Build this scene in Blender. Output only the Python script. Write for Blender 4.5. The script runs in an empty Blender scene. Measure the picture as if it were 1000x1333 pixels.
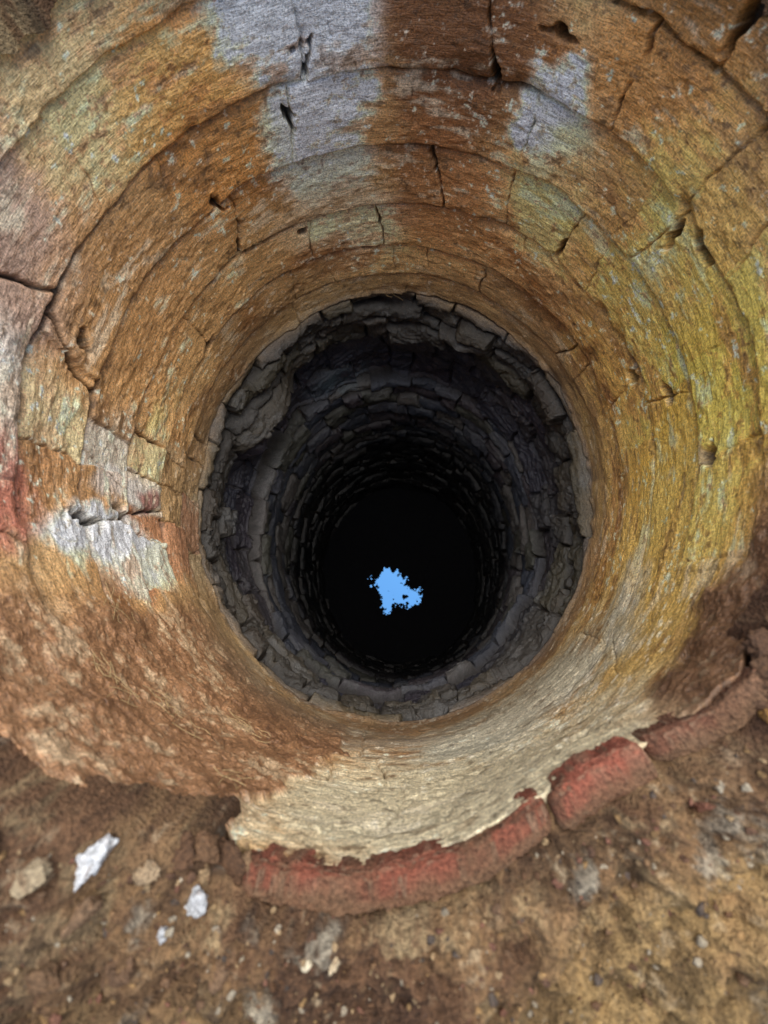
import bpy, bmesh, math, numpy as np
from mathutils import Vector, Matrix
rng=np.random.RandomState(7)
A,B=.486,.558
D2R=math.pi/180
sc=bpy.context.scene

# ---------------------------------------------------------------- helpers
def lin(c):
    c=np.array(c,dtype=np.float64)/255.
    return np.where(c<=.04045,c/12.92,((c+.055)/1.055)**2.4)
def sstep(a,b,x):
    t=np.clip((x-a)/(b-a),0,1); return t*t*(3-2*t)
def vnoise(u,v,nu,fv,seed):
    r=np.random.RandomState(seed)
    nu=max(2,int(nu)); x=u*nu; y=v*fv
    y0=y.min(); y=y-math.floor(y0); nv=int(y.max())+3
    L=r.rand(nu,nv).astype(np.float32)*2-1
    xi=np.floor(x).astype(np.int32); yi=np.floor(y).astype(np.int32)
    fx=(x-xi).astype(np.float32); fy=(y-yi).astype(np.float32)
    fx=fx*fx*(3-2*fx); fy=fy*fy*(3-2*fy)
    x0=xi%nu; x1=(xi+1)%nu
    a=L[x0,yi]; b=L[x1,yi]; c=L[x0,yi+1]; d=L[x1,yi+1]
    return (a+(b-a)*fx)+((c+(d-c)*fx)-(a+(b-a)*fx))*fy
def fbm(u,v,nu,fv,seed,o=4,g=.5):
    s=0;a=1;t=0
    for i in range(o):
        s=s+a*vnoise(u+.137*i,v+.0313*i,nu*2**i,fv*2**i,seed+i*17); t+=a; a*=g
    return s/t
def adiff(a,b):
    return (a-b+180)%360-180
def grid_mesh(name,co,nr,nc,col=None,uvw=None,mat=None):
    me=bpy.data.meshes.new(name)
    n=nr*nc
    i=(np.arange(nr-1)[:,None]*nc+np.arange(nc-1)[None,:]).ravel()
    q=np.stack([i,i+1,i+nc+1,i+nc],1)
    me.vertices.add(n); me.vertices.foreach_set("co",co.astype(np.float32).ravel())
    me.loops.add(q.size); me.loops.foreach_set("vertex_index",q.astype(np.int32).ravel())
    me.polygons.add(len(q)); me.polygons.foreach_set("loop_start",np.arange(0,q.size,4,dtype=np.int32))
    me.polygons.foreach_set("use_smooth",np.ones(len(q),dtype=bool))
    me.update(calc_edges=True)
    if col is not None:
        at=me.attributes.new("Col",'FLOAT_COLOR','POINT')
        c=np.ones((n,4),np.float32); c[:,:3]=col.reshape(n,3); at.data.foreach_set("color",c.ravel())
    if uvw is not None:
        at=me.attributes.new("wuv",'FLOAT_VECTOR','POINT')
        at.data.foreach_set("vector",uvw.astype(np.float32).ravel())
    ob=bpy.data.objects.new(name,me); sc.collection.objects.link(ob)
    if mat: me.materials.append(mat)
    return ob
def new_mat(name):
    m=bpy.data.materials.new(name); m.use_nodes=True
    nt=m.node_tree; return m,nt,nt.nodes["Principled BSDF"]
def surf_mat(name,use_wuv,rough=.62,spec=.5,bump=.5,scale=1.0,col=None,dist=.004):
    m,nt,bs=new_mat(name); N=nt.nodes; L=nt.links
    tc=N.new("ShaderNodeTexCoord")
    if col is None:
        at=N.new("ShaderNodeAttribute"); at.attribute_name="Col"; base=at.outputs["Color"]
    else:
        rg=N.new("ShaderNodeRGB"); rg.outputs[0].default_value=(*col,1); base=rg.outputs[0]
    def noise(src,sc_,det,ro,vec=None):
        if vec:
            mp=N.new("ShaderNodeMapping"); mp.inputs["Scale"].default_value=vec
            L.new(src,mp.inputs[0]); src=mp.outputs[0]
        n=N.new("ShaderNodeTexNoise")
        n.inputs["Scale"].default_value=sc_; n.inputs["Detail"].default_value=det; n.inputs["Roughness"].default_value=ro
        L.new(src,n.inputs["Vector"]); return n.outputs["Fac"]
    def remap(x,a,b,c,d):
        r=N.new("ShaderNodeMapRange"); r.inputs[1].default_value=a; r.inputs[2].default_value=b
        r.inputs[3].default_value=c; r.inputs[4].default_value=d; L.new(x,r.inputs[0]); return r.outputs[0]
    def mul(a,b,op='MULTIPLY'):
        k=N.new("ShaderNodeMath"); k.operation=op
        for i,x in enumerate((a,b)):
            if isinstance(x,(int,float)): k.inputs[i].default_value=x
            else: L.new(x,k.inputs[i])
        return k.outputs[0]
    grit=noise(tc.outputs["Object"],320*scale,2,.75)
    g=remap(grit,.28,.72,.45,1.55); h=grit
    if use_wuv:
        wa=N.new("ShaderNodeAttribute"); wa.attribute_name="wuv"
        st=noise(wa.outputs["Vector"],1,2,.85,(50,480,1))
        g=mul(g,remap(st,.3,.7,.62,1.38)); h=mul(mul(grit,.9),st,'ADD')
    vm=N.new("ShaderNodeVectorMath"); vm.operation='SCALE'; L.new(base,vm.inputs[0]); L.new(g,vm.inputs["Scale"])
    L.new(vm.outputs[0],bs.inputs["Base Color"])
    L.new(remap(grit,.3,.7,rough-.12,rough+.12),bs.inputs["Roughness"])
    bs.inputs["Specular IOR Level"].default_value=spec
    bp=N.new("ShaderNodeBump"); bp.inputs["Strength"].default_value=bump; bp.inputs["Distance"].default_value=dist
    L.new(h,bp.inputs["Height"]); L.new(bp.outputs[0],bs.inputs["Normal"])
    return m

hp=np.array([[-180,.16],[-150,.145],[-135,.12],[-121,.085],[-110,.03],[-103,.0],[-60,.0],[-42,.015],[-24,.09],[-5,.16],[180,.16]])
def rimh(phi):
    p=(phi+180)%360-180
    return np.interp(p,hp[:,0],hp[:,1])
def mouth(phi,z):   # the mouth leans in on the near right
    return -.032*np.exp(-(adiff(phi,-66)/15)**2)*sstep(-.24,.0,z)+.012*sstep(-.1,.16,z)

# ---------------------------------------------------------------- well lining
NC=1900
zs=np.concatenate([np.arange(.20,-1.10,-.0018),np.arange(-1.10,-2.40,-.0045)])
NR=len(zs)
u=np.linspace(0,1,NC+1)[None,:].repeat(NR,0).astype(np.float32)
z=zs[:,None].repeat(NC+1,1).astype(np.float32)
phi=-97+360*u
nuc=3.28
def F(per_m_u,per_m_v,seed,o=4,g=.5): return fbm(u,z,round(per_m_u*nuc),per_m_v,seed,o,g)
big=F(2,2,11,3)
warp=F(6,9,21,5,.6)
warp2=F(8,9,31,5,.62)
lower=sstep(-.58,-.62,z)
deep=sstep(-1.0,-1.08,z)
pn=np.where(adiff(phi,0)<0,adiff(phi,0),-180.)
zw=z+.012*warp+.010*big+lower*.014*F(8,10,25,4,.5)
sw=u*nuc+.024*warp2
cb=[.30,.155,.045,-.08,-.20,-.32,-.43,-.517,-.585,-.618,-.662,-.70,-.765,-.84,-.93,-1.04]
zz=-1.04
while zz>-2.6:
    zz-=.035+.05*rng.rand()**1.5; cb.append(zz)
cb=np.array(cb)
ci=np.clip(np.searchsorted(-cb,-zw),1,len(cb)-1)
top=cb[ci-1]; bot=cb[ci]
dh=np.minimum(top-zw,zw-bot)
def ph2s(p): return ((p+97)%360)/360*nuc
special={2:[68,54,22,-38],3:[104,68,42,22,172,-160],4:[109,57,25,-14,175],5:[128,76,58,41,2,-160],
 6:[110,91,11,150,-165,178],7:[119,88,60,30,-165]}
dv=np.full(z.shape,9.,np.float32); sid=np.zeros(z.shape,np.int32); jw=np.zeros(z.shape,np.float32)
for c in range(1,len(cb)):
    m=ci==c
    if not m.any(): continue
    js=[ph2s(p) for p in special.get(c,[])]
    ns=len(js); x=rng.rand()*.1
    while x<nuc:
        ph=(-97+360*x/nuc+180)%360-180
        small=(ph>160 or ph<-150)
        if c<=8: stp=(.05+.09*rng.rand()) if small else (.24+.28*rng.rand())
        elif c<=12: stp=.07+.20*rng.rand()**1.5
        else: stp=.06+.15*rng.rand()
        if all(abs(x-j)>.04 for j in js): js.append(x)
        x+=stp
    ws=np.array([.18+.40*rng.rand() if i<ns else (.04+.22*rng.rand()**1.5+(.45 if c>8 else 0)) for i in range(len(js))])
    js=np.array(js); o=np.argsort(js); js=js[o]; ws=ws[o]
    sl_=np.array([rng.randn()*.26 for _ in js])
    jj=np.concatenate([[js[-1]-nuc],js,[js[0]+nuc]]); ww=np.concatenate([[ws[-1]],ws,[ws[0]]]); sll=np.concatenate([[sl_[-1]],sl_,[sl_[0]]])
    tl=(zw[m]-(cb[c-1]+cb[c])/2)
    s=sw[m]%nuc
    k=np.clip(np.searchsorted(jj,s),1,len(jj)-1)
    dl=np.abs(s-jj[k-1]-tl*sll[k-1]); dr=np.abs(jj[k]+tl*sll[k]-s)
    dv[m]=np.minimum(dl,dr); jw[m]=np.where(dl<dr,ww[k-1],ww[k])
    sid[m]=c*97+((k-1)%len(js))
tab=np.random.RandomState(5).rand(97*(len(cb)+2)+200,6).astype(np.float32)
r1,r2,r3,r4,r5=[tab[sid,i] for i in range(5)]
leftsmall=sstep(26,15,np.abs(adiff(phi,-172)+6*warp))*(1-lower)
bnd=-98-8*sstep(-.30,.0,z)+4*warp2+3*F(30,30,33,3)
mud=sstep(0,1.6,adiff(bnd,phi))*sstep(-150,-139,pn+9*warp)
mud=mud*sstep(-.58,-.38,z+.08*warp)
mudr=sstep(-56,-48,pn+10*warp)*sstep(-18,-30,adiff(phi,0)+7*warp)*sstep(-.13,-.05,z+.10*warp2)
mudall=np.clip(mud+mudr,0,1)
wvar=F(9,9,41,3); brk=F(11,22,53,4,.6)
hstr=np.clip(.48+1.5*F(5,7,51,4,.6)+.35*leftsmall+.5*lower,.06,1)
hw=.0016+.0026*np.clip(wvar+.3,0,1)*hstr+.0018*leftsmall+.0022*lower
vw=np.maximum((.0007+.0032*jw)*(1+1.3*wvar),.0006)+.0014*lower+.0006*leftsmall
gh=np.exp(-(np.clip(dh,0,1)/hw)**2)
vstr=np.clip(jw*1.5*(1+2.6*brk)+.3*leftsmall,0,1)
gv=np.exp(-(dv/vw)**2)
gr=np.maximum(gh*hstr,gv*vstr)
ew=.007+.005*lower
edge=np.maximum(np.exp(-dh/ew)*(.35+hstr*.65),np.exp(-dv/ew)*vstr)
tz=(zw-(top+bot)/2)/(top-bot)
rough=.45*leftsmall+1.9*lower*(1-deep)+1.2*deep
D=.016*gr+(.0022+.005*rough)*edge
D+=(r1-.5)*(.0032+.020*rough)
D+=tz*.0070*(.5+.8*r2)*(1+.6*rough)+(r3-.5)*.005*rough
fine=F(40,170,61,3,.65); med=F(16,28,71,5,.60); pit=F(70,90,81,3,.7)
D+=.0012*fine+.0030*med*(1+1.6*rough+1.0*leftsmall)+.010*big
pitm=sstep(-.1,.5,F(12,16,91,3))
D+=.0028*pitm*np.clip(pit,-.3,1)
chip=sstep(.28,.60,F(9,12,101,4))*np.exp(-np.minimum(dh,dv+.02*(1-vstr))/.014)
D+=.011*chip*(1-.3*leftsmall)
def blob(p0,z0,sp,sz): return np.exp(-((adiff(phi,p0)+6*warp2)/sp)**2-((z-z0+.03*warp)/sz)**2)
gaps=[(104,-.05,.9,.022),(109,-.13,1.1,.026),(-14,-.185,2.8,.014),(-43,-.09,2.2,.014),(-60,-.13,2.2,.012),(18,-.085,2.6,.010),(23,-.125,1.0,.03),
      (172,-.14,2,.015),(-158,-.2,1.4,.05),(-161,-.31,1.2,.03),(68,-.06,.8,.035),(54,.0,2.5,.010),(41,-.30,1.2,.03),(2,-.27,2.5,.012),(110,-.355,1.0,.016),
      (91,-.36,.8,.02),(129,-.19,.8,.03),(150,-.42,2.5,.012),(12,-.35,2.5,.010),(31,.09,1.6,.05)]
gm=np.zeros_like(z)
for g in gaps: gm=np.maximum(gm,blob(*g))
gm=sstep(.35,.8,gm*(1+.5*pit)+.3*med)
D+=.030*gm
side=.35+.65*sstep(85,40,np.abs(adiff(phi,125)))
rec=sstep(-.755,-.775,zw+.02*warp)*(1-sstep(-1.03,-1.05,zw))
D+=.060*rec*side
D-=.014*sstep(-.57,-.60,z)*(1-rec)*(1-deep)
lump=F(9,14,115,2); lumpq=np.round((lump+.15*med)*4)/4
D-=.085*np.exp(-((adiff(phi,148))/15)**4-((z+.79+.04*lumpq)/.10)**4)*(1+1.0*lumpq)
D-=.035*np.exp(-((adiff(phi,62))/10)**2-((z+.66)/.05)**2)*(1+lumpq)
D+=lower*(1-deep)*(.022*lumpq)+deep*.010*lumpq
D-=.004*deep
mudD=-.006+.008*F(7,7,121,5,.65)+.007*F(34,34,131,4,.72)+.010*big
D=D*(1-.9*mudall)+mudD*mudall
bandw=sstep(-107,-101,pn+6*warp)*sstep(-41,-47,pn)
leftw=sstep(-101,-114,pn)*sstep(-165,-150,pn)
H=rimh(phi)+.006*F(8,2,141,3)-.010-.020*(1-bandw)-.012*leftw
cut=z>H
D=np.where(cut,D+.03,D)
zf=np.where(cut,H-.03,z)+.0015*med
cp=np.cos(phi*D2R); sp=np.sin(phi*D2R)
D=D+mouth(phi,z)
co=np.stack([(A+D)*cp,(B+D)*sp,zf],-1)

GAIN=2.0
def L3(c): return lin(c)[None,None,:].astype(np.float32)
col=np.ones(z.shape+(3,),np.float32)*L3((162,127,84))
def mixc(m,c):
    global col
    m=np.clip(m,0,1)[...,None].astype(np.float32)
    c=c if isinstance(c,np.ndarray) else L3(c)
    col=col*(1-m)+c*m
cn=F(5,9,201,6,.62); cn2=F(10,18,211,6,.65); cn3=F(3,5,221,6,.6); cs=F(14,90,231,4,.65); cn4=F(5,6,225,6,.62); cf=F(60,90,235,4,.75)
def reg(p0,z0,sp,sz,c,st=1.,nz=.6):
    e=((adiff(phi,p0)+6*cn4)/sp)**2+((z-z0+.05*cn3)/sz)**2
    m=sstep(2.0,.3,e+nz*(cn2*1.6+cs*1.1+cf*.8+cn*1.3))
    mixc(m*st,c)
mixc(sstep(-.1,.5,cn),(130,89,50))
mixc(sstep(.05,.6,cn3)*.8,(190,158,108))
reg(140,.06,18,.12,(188,156,116),.8)
reg(128,-.10,12,.14,(172,122,66),.8)
reg(146,-.30,18,.14,(148,116,76),.7)
reg(170,-.02,12,.12,(140,118,106),.85)
reg(160,-.2,16,.12,(156,118,76),.6)
reg(101,.03,13,.13,(226,226,224),.97,.45)
reg(103,-.17,11,.11,(208,200,182),.85)
reg(100,-.36,15,.10,(190,174,146),.7)
reg(125,-.40,10,.12,(172,138,92),.5)
reg(73,-.03,12.5,.17,(104,70,42),1.,.4)
reg(74,-.28,13,.12,(132,91,56),.8)
reg(54,-.08,7,.06,(222,216,196),.9,.8)
reg(47,-.22,7,.13,(190,158,106),.7)
reg(36,.03,12,.10,(152,108,58),.85)
reg(14,-.05,16,.10,(178,145,86),.8)
reg(6,-.26,28,.26,(182,151,84),.75)
reg(-14,-.20,24,.18,(178,147,68),.8)
reg(-35,-.28,22,.22,(180,153,88),.7)
reg(-28,-.02,14,.09,(170,129,74),.6)
reg(-78,-.14,24,.22,(180,169,140),1.,.4)
reg(-62,-.36,28,.12,(146,142,126),.9)
reg(-105,-.44,24,.08,(120,104,86),.8)
pal=np.array([lin(c) for c in [(146,92,78),(190,186,176),(96,84,74),(178,160,128),(140,122,100),(150,134,108),(150,116,82),(172,144,104)]],np.float32)
pk=pal[(r4*7.999).astype(int)]
lm=sstep(22,13,np.abs(adiff(phi,-166))+9*warp)*(1-lower)
mixc(lm*.6,pk)
reg(-157,-.22,4.5,.10,(196,193,186),.85,.6)
reg(-167,-.30,3,.08,(172,170,166),.6,.6)
reg(-161,-.035,7,.075,(130,76,64),.85,.4)
reg(-167,-.36,2.0,.03,(112,54,46),.8,.5)
mixc(sstep(.15,.55,cn2+.5*cs)*.5*(1-lower),(98,69,42))
mixc(sstep(.20,.55,-cn2+.7*cs-.2*cn)*.38*(1-lower),(212,200,174))
mixc(sstep(.25,.5,cf+.3*cs)*.6*(1-lower),(60,45,31))
mixc(sstep(.32,.55,-cf+.3*cn)*.5*(1-lower),(228,219,198))
tone=(.84+.32*r5)
col*=(1+(tone-1)*(1-mudall))[...,None]
mixc(mudall,(138,101,70)); mm=F(12,12,241,6,.65)
mixc(mudall*sstep(.0,.5,mm+.5*cf)*.75,(94,65,43)); mixc(mudall*sstep(.15,.5,-mm+.4*cs+.6*cf)*.7,(184,158,124))
mixc(mudr*.6,(76,55,39))
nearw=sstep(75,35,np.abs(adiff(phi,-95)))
depth_dim=sstep(-.36+.06*nearw,-.62+.06*nearw,z+.05*cn+.04*cn3)  # upper wall dims with depth, shade painted into its colour
mixc(depth_dim*.68,(78,70,56))
pal2=np.array([lin(c) for c in [(72,72,78),(56,60,70),(84,78,72),(64,56,58),(70,68,56),(50,52,60)]],np.float32)
pk2=pal2[(r4*5.999).astype(int)]
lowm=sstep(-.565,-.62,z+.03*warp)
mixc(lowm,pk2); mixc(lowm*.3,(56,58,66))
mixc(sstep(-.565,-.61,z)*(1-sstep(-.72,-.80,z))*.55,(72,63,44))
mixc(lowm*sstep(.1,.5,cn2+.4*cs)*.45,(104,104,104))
mixc(rec*.45,(52,48,62))
mixc(np.exp(-((adiff(phi,112))/12)**2-((z+1.0)/.05)**2)*sstep(-.2,.3,cn2)*.6,(86,112,124))
depth_shade=sstep(-1.0,-1.65,z+.06*cn)  # light falloff down the shaft, painted as near-black stone
col*=(1-.965*depth_shade)[...,None]
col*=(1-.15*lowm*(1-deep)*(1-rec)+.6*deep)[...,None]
soil=np.clip(gr*.92+gm*.95+chip*.4,0,.95)*(1-mudall)
sat=1-col.min(-1)/np.maximum(col.max(-1),1e-4)
warm=(sat*(1-lower)*(1-mudall))[...,None]
col*=1+warm*np.array([.06,-.01,-.10],np.float32)
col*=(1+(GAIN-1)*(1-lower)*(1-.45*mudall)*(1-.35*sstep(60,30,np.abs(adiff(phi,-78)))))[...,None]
mixc(soil,(34,26,19))
mixc(cut*1.0,(80,60,42))
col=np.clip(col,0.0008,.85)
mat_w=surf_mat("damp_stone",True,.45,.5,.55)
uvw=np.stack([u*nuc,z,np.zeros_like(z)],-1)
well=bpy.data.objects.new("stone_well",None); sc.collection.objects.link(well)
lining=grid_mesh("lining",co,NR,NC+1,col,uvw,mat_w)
lining.parent=well
del D,fine,med,pit,uvw

# ---------------------------------------------------------------- ground
GC=1600
ss=np.concatenate([np.arange(-.014,.30,.0018),.30*(1.13**np.arange(1,47))])
ss=ss[ss<90]; GR=len(ss)
ug=np.linspace(0,1,GC+1)[None,:].repeat(GR,0).astype(np.float32)
sg=ss[:,None].repeat(GC+1,1).astype(np.float32)
ph=-97+360*ug
near=sstep(.9,.3,sg)
def G(a,b,seed,o=4,g=.5): return fbm(ug,np.minimum(sg,1.5),round(a*nuc),b,seed,o,g)
n1=G(7,7,301,5,.55); n2=G(22,22,311,5,.62); n3=G(80,80,321,4,.7); n4=G(16,16,326,4,.5)
bill=np.clip(1-np.abs(n4)*2.4,-.3,1)
Hg=rimh(ph)
pm=(ph+180)%360-180
leftm=sstep(-99,-113,pm)*sstep(-165,-150,pm)
lip=.06*np.exp(-(sg+.014)/.009)
bandm=sstep(-107,-101,pm+6*n1)*sstep(-41,-47,pm)
bandb=sstep(-104,-100,pm)*sstep(-46,-51,pm)*sstep(.042,.026,sg)
crumb=sstep(.01,.05,sg)
zg=Hg+(.14-Hg)*sstep(.25,2.5,sg)+.020*n1*near*(.4+.6*crumb)+.026*n2*near*(.35+.65*crumb)+.011*n3*near*(.5+.5*crumb)+.016*bill*near*(.3+.7*crumb)-lip-.020*bandb-.05*bandm*sstep(.008,.002,sg)
zg+=.05*n1*(1-near)
inw=(.010*n2+.006*n1+.004*n3)*sstep(.03,-.01,sg)*(1-bandm)+.035*bandm*sstep(.014,-.002,sg)
mo=mouth(ph,Hg)*sstep(.5,.1,sg)
behind=bandm*sstep(.010,.004,sg)*.05
cog=np.stack([(A+sg+inw+mo+behind)*np.cos(ph*D2R),(B+sg+inw+mo+behind)*np.sin(ph*D2R),zg],-1)
col=np.ones(zg.shape+(3,),np.float32)*L3((102,75,54))
c1=G(8,8,331,6,.65); c2=G(20,20,341,6,.65); c3=G(4,4,351,6,.6); c5=G(60,60,361,4,.75)
mixc(sstep(-.1,.35,c1),(134,106,74)); mixc(sstep(.05,.4,c2+.3*c5)*.8,(62,44,33)); mixc(sstep(.15,.5,-c2+.4*c5)*.7,(164,142,106))
mixc(sstep(.07,.12,sg+.05*c3+.03*c1)*sstep(-112,-100,pm+24*c1)*sstep(-10,-40,pm)*.8,(154,127,84))
mixc(sstep(.1,.45,c1+c3)*.35,(132,90,70))
mixc(sstep(.26,.48,c2*.8+c1*.6+.3*c5)*.6,(184,174,152))
mixc(sstep(-.05,-.3,n2+.4*n3)*.55,(48,34,26))
mixc(sstep(.25,.55,c5)*.6,(52,38,29)); mixc(sstep(.3,.6,-c5)*.5,(192,172,140))
mixc(sstep(-60,-48,pm+10*c1)*sstep(-18,-28,pm)*sstep(.20,.05,sg+.06*c1)*.7,(84,60,45))
mixc(leftm*sstep(.004,.02,sg+.02*c1)*sstep(.18,.08,sg+.05*c3)*.4,(82,60,45))
mixc(1-near,(120,104,66))
mat_g=surf_mat("mud_and_rubble",False,.85,.25,.9,.8,None,.006)
grid_mesh("ground",cog,GR,GC+1,col,None,mat_g)
def ground_z(p,s):
    if s<.016:   # right on the lip of the lining
        q=float(mouth(np.array(float(p)),np.array(float(rimh(np.array(float(p)))))))
        return np.array([(A+s+q)*math.cos(p*D2R),(B+s+q)*math.sin(p*D2R),float(rimh(np.array(float(p))))-.008])
    j=int(((p+97)%360)/360*GC); i=min(int(np.searchsorted(ss,s)),GR-1)
    return cog[i,j]

# ---------------------------------------------------------------- brick rim
mat_b=surf_mat("red_brick",False,.8,.25,.9,.9,None,.006)
rim=bpy.data.objects.new("red_brick_rim",None); sc.collection.objects.link(rim)
def brick(name,p0,p1,s0,s1,ztop,thick,seed,c):
    na,nb=max(120,int((p1-p0)*22)),110
    t=np.linspace(0,1,na)[:,None].repeat(nb,1); k=np.linspace(0,1,nb)[None,:].repeat(na,0)
    a=k*2*math.pi; e=.30; L=(p1-p0)*.0093
    cx=np.sign(np.cos(a))*np.abs(np.cos(a))**e; cz=np.sign(np.sin(a))*np.abs(np.sin(a))**e
    endt=np.clip(1-np.abs(2*t-1)**(60*L+8),0,1)**.35
    w=(s1-s0)/2
    nn=fbm(k,t*L,6,24,seed,5,.6); n0=fbm(k*0,t*L,3,14,seed+5,4,.6); n9=fbm(k,t*L,24,150,seed+9,4,.7)
    s=(s0+s1)/2+.004*n0+cx*w*(endt+.26*nn+.14*n9)
    zc=ztop-thick/2+.004*n0+cz*thick/2*(endt+.16*nn+.16*n9)
    p=p0+(p1-p0)*t
    s=s+mouth(p,rimh(p))
    co_=np.stack([(A+s)*np.cos(p*D2R),(B+s)*np.sin(p*D2R),zc+rimh(p)],-1)
    cc=np.ones(co_.shape,np.float32)*L3(c)
    def mx(m,c2):
        nonlocal cc
        m=np.clip(m,0,1)[...,None]; cc=cc*(1-m)+L3(c2)*m
    mx(sstep(.1,.5,nn)*.5,(150,116,92)); mx(sstep(.0,.35,-nn+.5*n9+n0*.4)*.75,(88,63,46)); mx(sstep(.15,.45,n9)*.5,(148,122,98)); mx(sstep(.0,.6,cx+.9*nn)*.8,(108,83,61))
    mx(sstep(.05,.3,n0+.4*nn)*.6,(110,83,61))
    ob=grid_mesh(name,co_,na,nb,cc,None,mat_b); ob.parent=rim
brick("brick_1",-102,-70.4,-.001,.029,-.003,.03,401,(130,76,58))
brick("brick_2",-70.2,-59.0,-.002,.031,.000,.03,421,(142,82,64))
brick("brick_3",-58.8,-45,.000,.025,-.003,.03,431,(112,74,56))

# ---------------------------------------------------------------- stones & pebbles
bm=bmesh.new(); bmesh.ops.create_icosphere(bm,subdivisions=4,radius=1)
BV=np.array([v.co[:] for v in bm.verts]); BF=np.array([[v.index for v in f.verts] for f in bm.faces]); bm.free()
bm=bmesh.new(); bmesh.ops.create_icosphere(bm,subdivisions=2,radius=1)
BV2=np.array([v.co[:] for v in bm.verts]); BF2=np.array([[v.index for v in f.verts] for f in bm.faces]); bm.free()
def rock_mesh(name,items,mat,hi=False):
    V=[];Fc=[];C=[];off=0
    for (p,r,c,sd) in items:
        rr=np.random.RandomState(sd)
        v=(BV if hi else BV2).copy(); bf=BF if hi else BF2
        for q in range(11):
            n=rr.randn(3); n/=np.linalg.norm(n); dd=.42+.4*rr.rand()
            h=v@n; ex=np.clip(h-dd,0,None); v-=ex[:,None]*n*.95
        for q in range(8):
            k=rr.randn(3)*(3+q*1.3); v*=(1+.05*np.sin(v@k+rr.rand()*6))[:,None]
        dirt=np.sin(v@(rr.randn(3)*4))*.5+np.sin(v@(rr.randn(3)*9))*.4-v[:,2]*.6
        v*=np.array([1,.55+.4*rr.rand(),.4+.35*rr.rand()])*r
        Rm=np.array(Matrix.Rotation(rr.rand()*6.28,3,'Z')@Matrix.Rotation(rr.randn()*.35,3,'X'))
        v=v@Rm.T+np.array(p)
        V.append(v); Fc.append(bf+off); off+=len(v)
        cc=np.tile(lin(c)*(.8+.4*rr.rand()),(len(v),1)); m=sstep(.1,.8,dirt)[:,None]*.8
        cc=cc*(1-m)+lin((104,76,54))*m
        C.append(np.concatenate([cc,np.ones((len(v),1))],1))
    V=np.concatenate(V);Fc=np.concatenate(Fc);C=np.concatenate(C)
    me=bpy.data.meshes.new(name); me.vertices.add(len(V)); me.vertices.foreach_set("co",V.astype(np.float32).ravel())
    me.loops.add(Fc.size); me.loops.foreach_set("vertex_index",Fc.astype(np.int32).ravel())
    me.polygons.add(len(Fc)); me.polygons.foreach_set("loop_start",np.arange(0,Fc.size,3,dtype=np.int32))
    me.update(calc_edges=True)
    at=me.attributes.new("Col",'FLOAT_COLOR','POINT'); at.data.foreach_set("color",C.astype(np.float32).ravel())
    me.materials.append(mat)
    ob=bpy.data.objects.new(name,me); sc.collection.objects.link(ob); return ob
mat_r=surf_mat("broken_stone",False,.8,.25,.8,1.0)
W=(196,196,196)
big_items=[(-113,.018,.021,W),(-104.5,.032,.014,W),(-106,.050,.007,W),(-92,.050,.008,(196,176,144)),(-94,.047,.006,(196,182,154)),
 (-116,.030,.015,(160,142,114)),(-118,.05,.020,(140,120,96)),(-112,.05,.016,(116,92,70)),(-109,.018,.012,(166,142,112)),
 (-112,.085,.016,(104,80,58)),(-57,.06,.014,(116,78,62)),(-48,.035,.016,(150,112,60)),(-52,.08,.02,(100,76,56)),(-66,.085,.010,(100,86,78)),
 (-120,.02,.014,(150,130,104)),(-108,.08,.018,(104,80,60)),(-101,.07,.012,(112,88,66)),(-45,.07,.020,(96,70,50)),(-40,.05,.016,(160,120,64)),
 (-103.5,.008,.020,(92,67,48)),(-105.5,.004,.018,(104,78,56)),(-107.5,.010,.018,(88,64,46)),(-102,.012,.013,(124,98,72)),(-104.6,.020,.010,(150,124,92)),
 (-45,.006,.018,(92,68,50)),(-43,.004,.022,(84,61,45)),(-41,.006,.022,(96,72,52)),(-39,.004,.020,(84,61,45)),(-37,.008,.018,(104,78,54))]
for i,(p,s,r,c) in enumerate(big_items):
    g=ground_z(p,s); rock_mesh("rubble_stone",[((g[0],g[1],g[2]-r*.02),r,c,900+i)],mat_r,True)
items=[]
pc=[(150,126,94),(124,96,68),(92,68,52),(152,140,120),(116,80,64),(80,70,62),(144,114,76),(104,80,60),(96,70,50)]
for i in range(4200):
    p=-97+rng.randn()*45 if i<3500 else rng.rand()*360
    s=.016+abs(rng.randn())*.12
    pm_=(p+180)%360-180
    if -104<pm_<-44 and s<.030: continue
    r=.0010+.0050*rng.rand()**4
    g=ground_z(p,s); items.append(((g[0],g[1],g[2]-r*.1),r,pc[rng.randint(len(pc))],2000+i))
rock_mesh("pebbles",items,mat_r)

# ---------------------------------------------------------------- dry needles / straw
mat_s=surf_mat("straw",False,.7,.3,.2,1,col=tuple(lin((176,150,108))))
cu=bpy.data.curves.new("dry_grass",'CURVE'); cu.dimensions='3D'; cu.bevel_depth=.00045; cu.bevel_resolution=1
def straw(p,zc,n,spread):
    for _ in range(n):
        a=p+rng.randn()*spread; zz=zc+rng.randn()*.012
        l=.018+.03*rng.rand(); ang=rng.rand()*math.pi; sg0=rng.choice([-1,1])
        pts=[]
        for t in (-.5,-.2,.2,.5):
            pa=a+t*l*math.cos(ang)/.0091; pz=zz+t*l*math.sin(ang)+sg0*.006*(.25-t*t); off=-.010-.008*(t+.5)*rng.rand()
            off+=float(mouth(np.array(pa),np.array(pz)))
            pts.append(((A+off)*math.cos(pa*D2R),(B+off)*math.sin(pa*D2R),pz))
        s=cu.splines.new('POLY'); s.points.add(3)
        for i,q in enumerate(pts): s.points[i].co=(*q,1)
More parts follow.
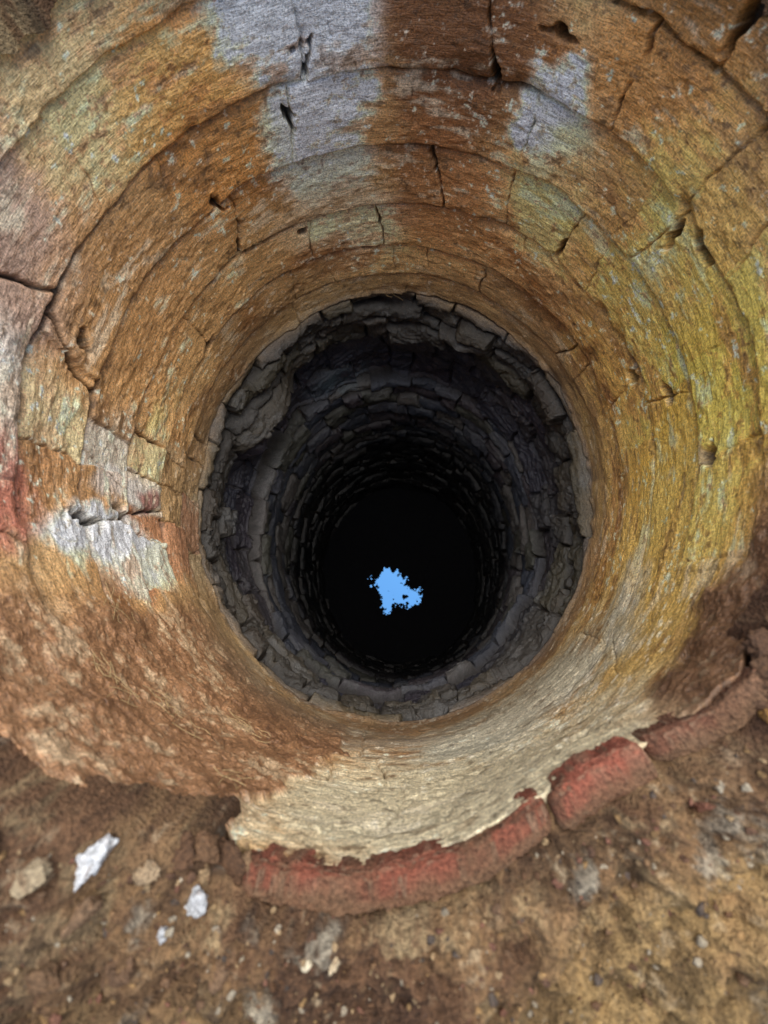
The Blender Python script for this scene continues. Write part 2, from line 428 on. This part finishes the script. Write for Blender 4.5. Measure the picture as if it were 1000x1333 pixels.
for (p,zc,n) in [(128,-.22,7),(132,-.30,6),(91,-.35,6),(70,-.5,8),(88,-.57,8),(60,-.42,6),(-130,-.10,14),(-122,-.15,14),(-140,-.2,10),(-115,-.25,10),(-110,-.1,6),(40,-.4,4),(115,-.45,5)]:
    straw(p,zc,n,3)
ob=bpy.data.objects.new("dry_grass",cu); sc.collection.objects.link(ob); cu.materials.append(mat_s)

# ---------------------------------------------------------------- water with a black debris mask
ZW=-2.28
m,nt,bs=new_mat("still_water")
bs.inputs["Base Color"].default_value=(.033,.095,.21,1); bs.inputs["Metallic"].default_value=1; bs.inputs["Roughness"].default_value=.01
bpy.ops.mesh.primitive_circle_add(vertices=128,radius=.64,fill_type='NGON',location=(0,0,ZW)); w=bpy.context.object; w.name="water"; w.data.materials.append(m)
n=620
xs=np.linspace(-.62,.62,n); X,Y=np.meshgrid(xs,xs)
un=(X+.7)/1.4
f1=fbm(un,Y,18,13,507,5,.65); f2=fbm(un,Y,60,45,511,4,.7)
cxh,cyh=-.028,-.110
def el_(x,y,a,b): return np.sqrt(((X-cxh-x)/a)**2+((Y-cyh-y)/b)**2)
e=np.minimum(np.minimum(el_(-.045,.045,.100,.070),el_(.065,-.045,.090,.065)),np.minimum(el_(-.055,-.06,.035,.07),el_(.01,.0,.05,.06)))
hole=((e+.7*f1+.7*f2)<.96)&(e<1.35)
hole&=~(np.sqrt(((X-cxh-.055)/.020)**2+((Y-cyh+.045)/.016)**2)+.8*f2<1)
ZD=ZW+.004+.003*f2+.002*f1
keep=~hole
me=bpy.data.meshes.new("debris_mask")  # black sheet added over the mirror; its hole shapes the sky reflection
idx=np.arange(n*n).reshape(n,n)
q=np.stack([idx[:-1,:-1],idx[:-1,1:],idx[1:,1:],idx[1:,:-1]],-1)
q=q[keep[:-1,:-1]&keep[:-1,1:]&keep[1:,1:]&keep[1:,:-1]]
me.vertices.add(n*n); me.vertices.foreach_set("co",np.stack([X,Y,ZD],-1).astype(np.float32).ravel())
me.loops.add(q.size); me.loops.foreach_set("vertex_index",q.astype(np.int32).ravel())
me.polygons.add(len(q)); me.polygons.foreach_set("loop_start",np.arange(0,q.size,4,dtype=np.int32)); me.update(calc_edges=True)
m,nt,bs=new_mat("mask_black"); bs.inputs["Base Color"].default_value=(.004,.004,.005,1); bs.inputs["Roughness"].default_value=.9; bs.inputs["Specular IOR Level"].default_value=.1
me.materials.append(m); ob=bpy.data.objects.new("debris_mask",me); sc.collection.objects.link(ob)

# ---------------------------------------------------------------- light
wd=bpy.data.worlds.new("World"); sc.world=wd; wd.use_nodes=True
nt=wd.node_tree; bg=nt.nodes["Background"]; sky=nt.nodes.new("ShaderNodeTexSky"); sky.sky_type='NISHITA'; sky.sun_disc=False
EL,AZ=72,20
sky.sun_elevation=math.radians(EL); sky.sun_rotation=math.radians(AZ)
nt.links.new(sky.outputs[0],bg.inputs[0]); bg.inputs[1].default_value=.15
sl=bpy.data.lights.new("sun",'SUN'); sl.energy=5; sl.angle=math.radians(80); sl.color=(1,.97,.90)
so=bpy.data.objects.new("sun",sl); sc.collection.objects.link(so)
az=math.radians(AZ); el=math.radians(EL)
sd=Vector((math.sin(az)*math.cos(el),math.cos(az)*math.cos(el),math.sin(el)))
so.rotation_euler=sd.to_track_quat('Z','Y').to_euler()
sc.view_settings.view_transform='Standard'; sc.view_settings.look='None'; sc.view_settings.exposure=0

# ---------------------------------------------------------------- camera
fwd=Vector((-.05,.2706,-.9627)).normalized()
rt=fwd.cross(Vector((0,1,0))).normalized(); upv=rt.cross(fwd)
M=Matrix((rt,upv,-fwd)).transposed().to_4x4(); M.translation=Vector((.04,-.369,.42))
cd=bpy.data.cameras.new("camera"); cam=bpy.data.objects.new("camera",cd); sc.collection.objects.link(cam)
cam.matrix_world=M; cd.sensor_fit='HORIZONTAL'; cd.sensor_width=36; cd.lens=20.16; cd.clip_start=.01; cd.clip_end=500
cd.dof.use_dof=True; cd.dof.focus_distance=.95; cd.dof.aperture_fstop=4.5
sc.camera=cam
